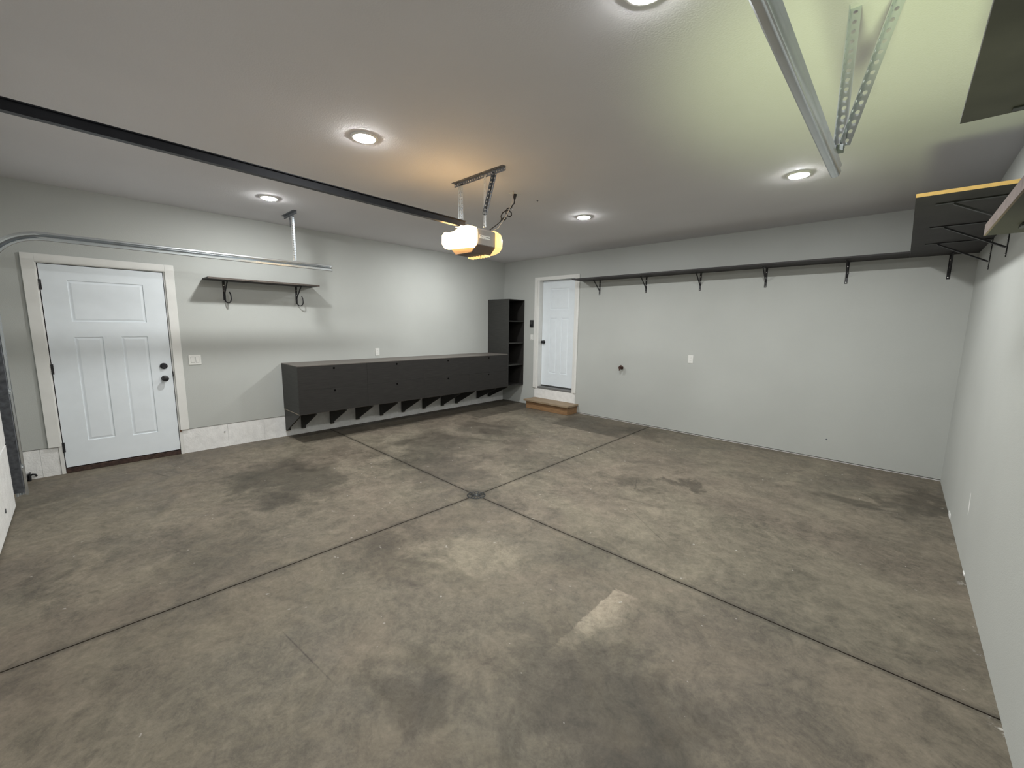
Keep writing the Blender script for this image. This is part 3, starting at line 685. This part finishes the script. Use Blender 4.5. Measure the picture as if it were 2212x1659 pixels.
# ------------------------------------------------------------------ small wall fittings
def plate(name, label, cat, c, n, w, h, kind):
    """cover plate: c = centre on the wall, n = 'x' (left wall) or 'y' (back wall)"""
    t = thing(name, label, cat, c, 'white wall plates')
    x, y, z = c
    def b(nm, m, u0, u1, z0, z1, d0, d1, par=t, bev=0.0015):
        if n == 'x': return bx(nm, m, par, x + d0, x + d1, y + u0, y + u1, z + z0, z + z1, bev)
        return bx(nm, m, par, x + u0, x + u1, y - d1, y - d0, z + z0, z + z1, bev)
    b('cover_plate', M_PLATE, -w / 2, w / 2, -h / 2, h / 2, 0.0, 0.006)
    if kind == 'outlet':
        for s in (-0.020, 0.020):
            f = b('socket_face', M_PLATE, -0.017, 0.017, s - 0.0135, s + 0.0135, 0.006, 0.008)
            for u in (-0.007, 0.007): b('socket_slot', M_SLOT, u - 0.001, u + 0.001, s - 0.003, s + 0.006, 0.008, 0.0085, f, 0)
    else:
        n_ = 2 if w > 0.1 else 1
        for i in range(n_):
            u = (-0.023 + 0.046 * i) if n_ == 2 else 0
            b('rocker', M_PLATE, u - 0.0165, u + 0.0165, -0.033, 0.033, 0.006, 0.010, t, 0.003)
            b('rocker_gap', M_SLOT, u - 0.0175, u + 0.0175, -0.0345, 0.0345, 0.006, 0.0065, t, 0)
    return t
plate('light_switch', 'white double rocker switch beside the side door casing', 'switch', (0, -5.216, 1.113), 'x', 0.117, 0.117, 'switch')
plate('wall_outlet', 'white outlet on the left wall just above the long cabinet', 'outlet', (0, -2.877, 1.122), 'x', 0.072, 0.117, 'outlet')
plate('wall_outlet', 'white outlet on the open back wall right of the pipe stub', 'outlet', (3.852, 0, 1.119), 'y', 0.072, 0.117, 'outlet')
plate('light_switch', 'small white switch below the black keypad by the house door', 'switch', (0.780, 0, 1.342), 'y', 0.072, 0.117, 'switch')
kp = thing('door_control', 'black wall control button box beside the house door casing', 'control', (0.772, 0, 1.613))
bx('control_body', M_BLACK, kp, 0.735, 0.815, -0.026, 0, 1.545, 1.680, 0.005)
bx('push_button', M_SLOT, kp, 0.750, 0.800, -0.030, -0.026, 1.60, 1.66, 0.002)
pp = thing('pipe_stub', 'small dark valve stub sticking out of the back wall', 'valve', (2.752, 0, 0.905))
MB().lathe((2.752, 0, 0.905), (0, -1, 0), [(0.030, 0), (0.030, 0.004), (0.012, 0.006), (0.012, 0.05), (0.020, 0.052), (0.020, 0.075), (0, 0.075)], 16).build('pipe', M_BRASS, pp, smooth=True)
MB().lathe((2.752, -0.045, 0.905), (0.5, -0.2, 0.8), [(0.010, 0), (0.010, 0.022), (0.026, 0.024), (0.028, 0.036), (0, 0.038)], 12).build('handle', M_BRASS, pp, smooth=True)
MB().lathe((2.752, -0.050, 0.900), (-0.2, -0.3, -0.9), [(0.012, 0), (0.012, 0.03), (0.015, 0.032), (0.015, 0.044), (0, 0.044)], 12).build('spout', M_BRASS, pp, smooth=True)
MB().lathe((2.735, -0.020, 0.910), (-0.8, -0.2, 0.5), [(0.009, 0), (0.015, 0.012), (0.015, 0.024), (0, 0.025)], 12).build('cap', M_BRASS, pp, smooth=True)
wh = MB().lathe((5.53, 0, 0.255), (0, -1, 0), [(0.009, 0), (0.006, 0.002), (0, 0.003)], 10).build('wall_anchor', M_GALVD)
tag(wh, 'tiny grey anchor low on the back wall near the right corner', 'anchor')
bs = MB().lathe((-0.006, -4.985, 0.190), (1, 0, 0), [(0.006, 0), (0.006, 0.008), (0, 0.009)], 8).build('bolt_stub', M_BLACK)
tag(bs, 'tiny dark bolt in the white block curb beside the side door', 'bolt')
# painted-over scuff on the right wall is paint wear: a thin skim of white filler
sc = MB(); n = 12
sc.prism([(WX - 0.0004, -2.02 + 0.018 * math.cos(2 * math.pi * k / n) + 0.02 * math.sin(2 * math.pi * k / n), 0.40 + 0.075 * math.sin(2 * math.pi * k / n)) for k in range(n)], (0.0003, 0, 0))
sc.build('filler_smear', M_BLOCK, wall_right)

# ------------------------------------------------------------------ floor drain
dz = fz(DX, DY) + 0.001
dr = thing('floor_drain', 'round cast iron floor drain where the saw cuts cross', 'drain', (DX, DY, dz))
MB().lathe((DX, DY, dz - 0.012), (0, 0, 1), [(0.088, 0), (0.088, 0.014), (0.080, 0.017), (0.076, 0.014), (0.076, 0.004), (0, 0.004)], 32).build('drain_rim', M_IRON, dr, smooth=True)
gm = MB()
for k in range(12):
    a = math.radians(30 * k); c, s = math.cos(a), math.sin(a)
    gm.prism([(DX + c * r - s * w, DY + s * r + c * w, dz - 0.006) for r, w in ((0.02, -0.003), (0.077, -0.007), (0.077, 0.007), (0.02, 0.003))], (0, 0, 0.009))
gm.lathe((DX, DY, dz - 0.006), (0, 0, 1), [(0.022, 0), (0.022, 0.009), (0, 0.010)], 16)
gm.build('grate', M_IRON, dr)
MB().lathe((DX, DY, dz + 0.004), (0, 0, 1), [(0.006, 0), (0.004, 0.002), (0, 0.0025)], 8).build('screw', M_CHROME, dr)
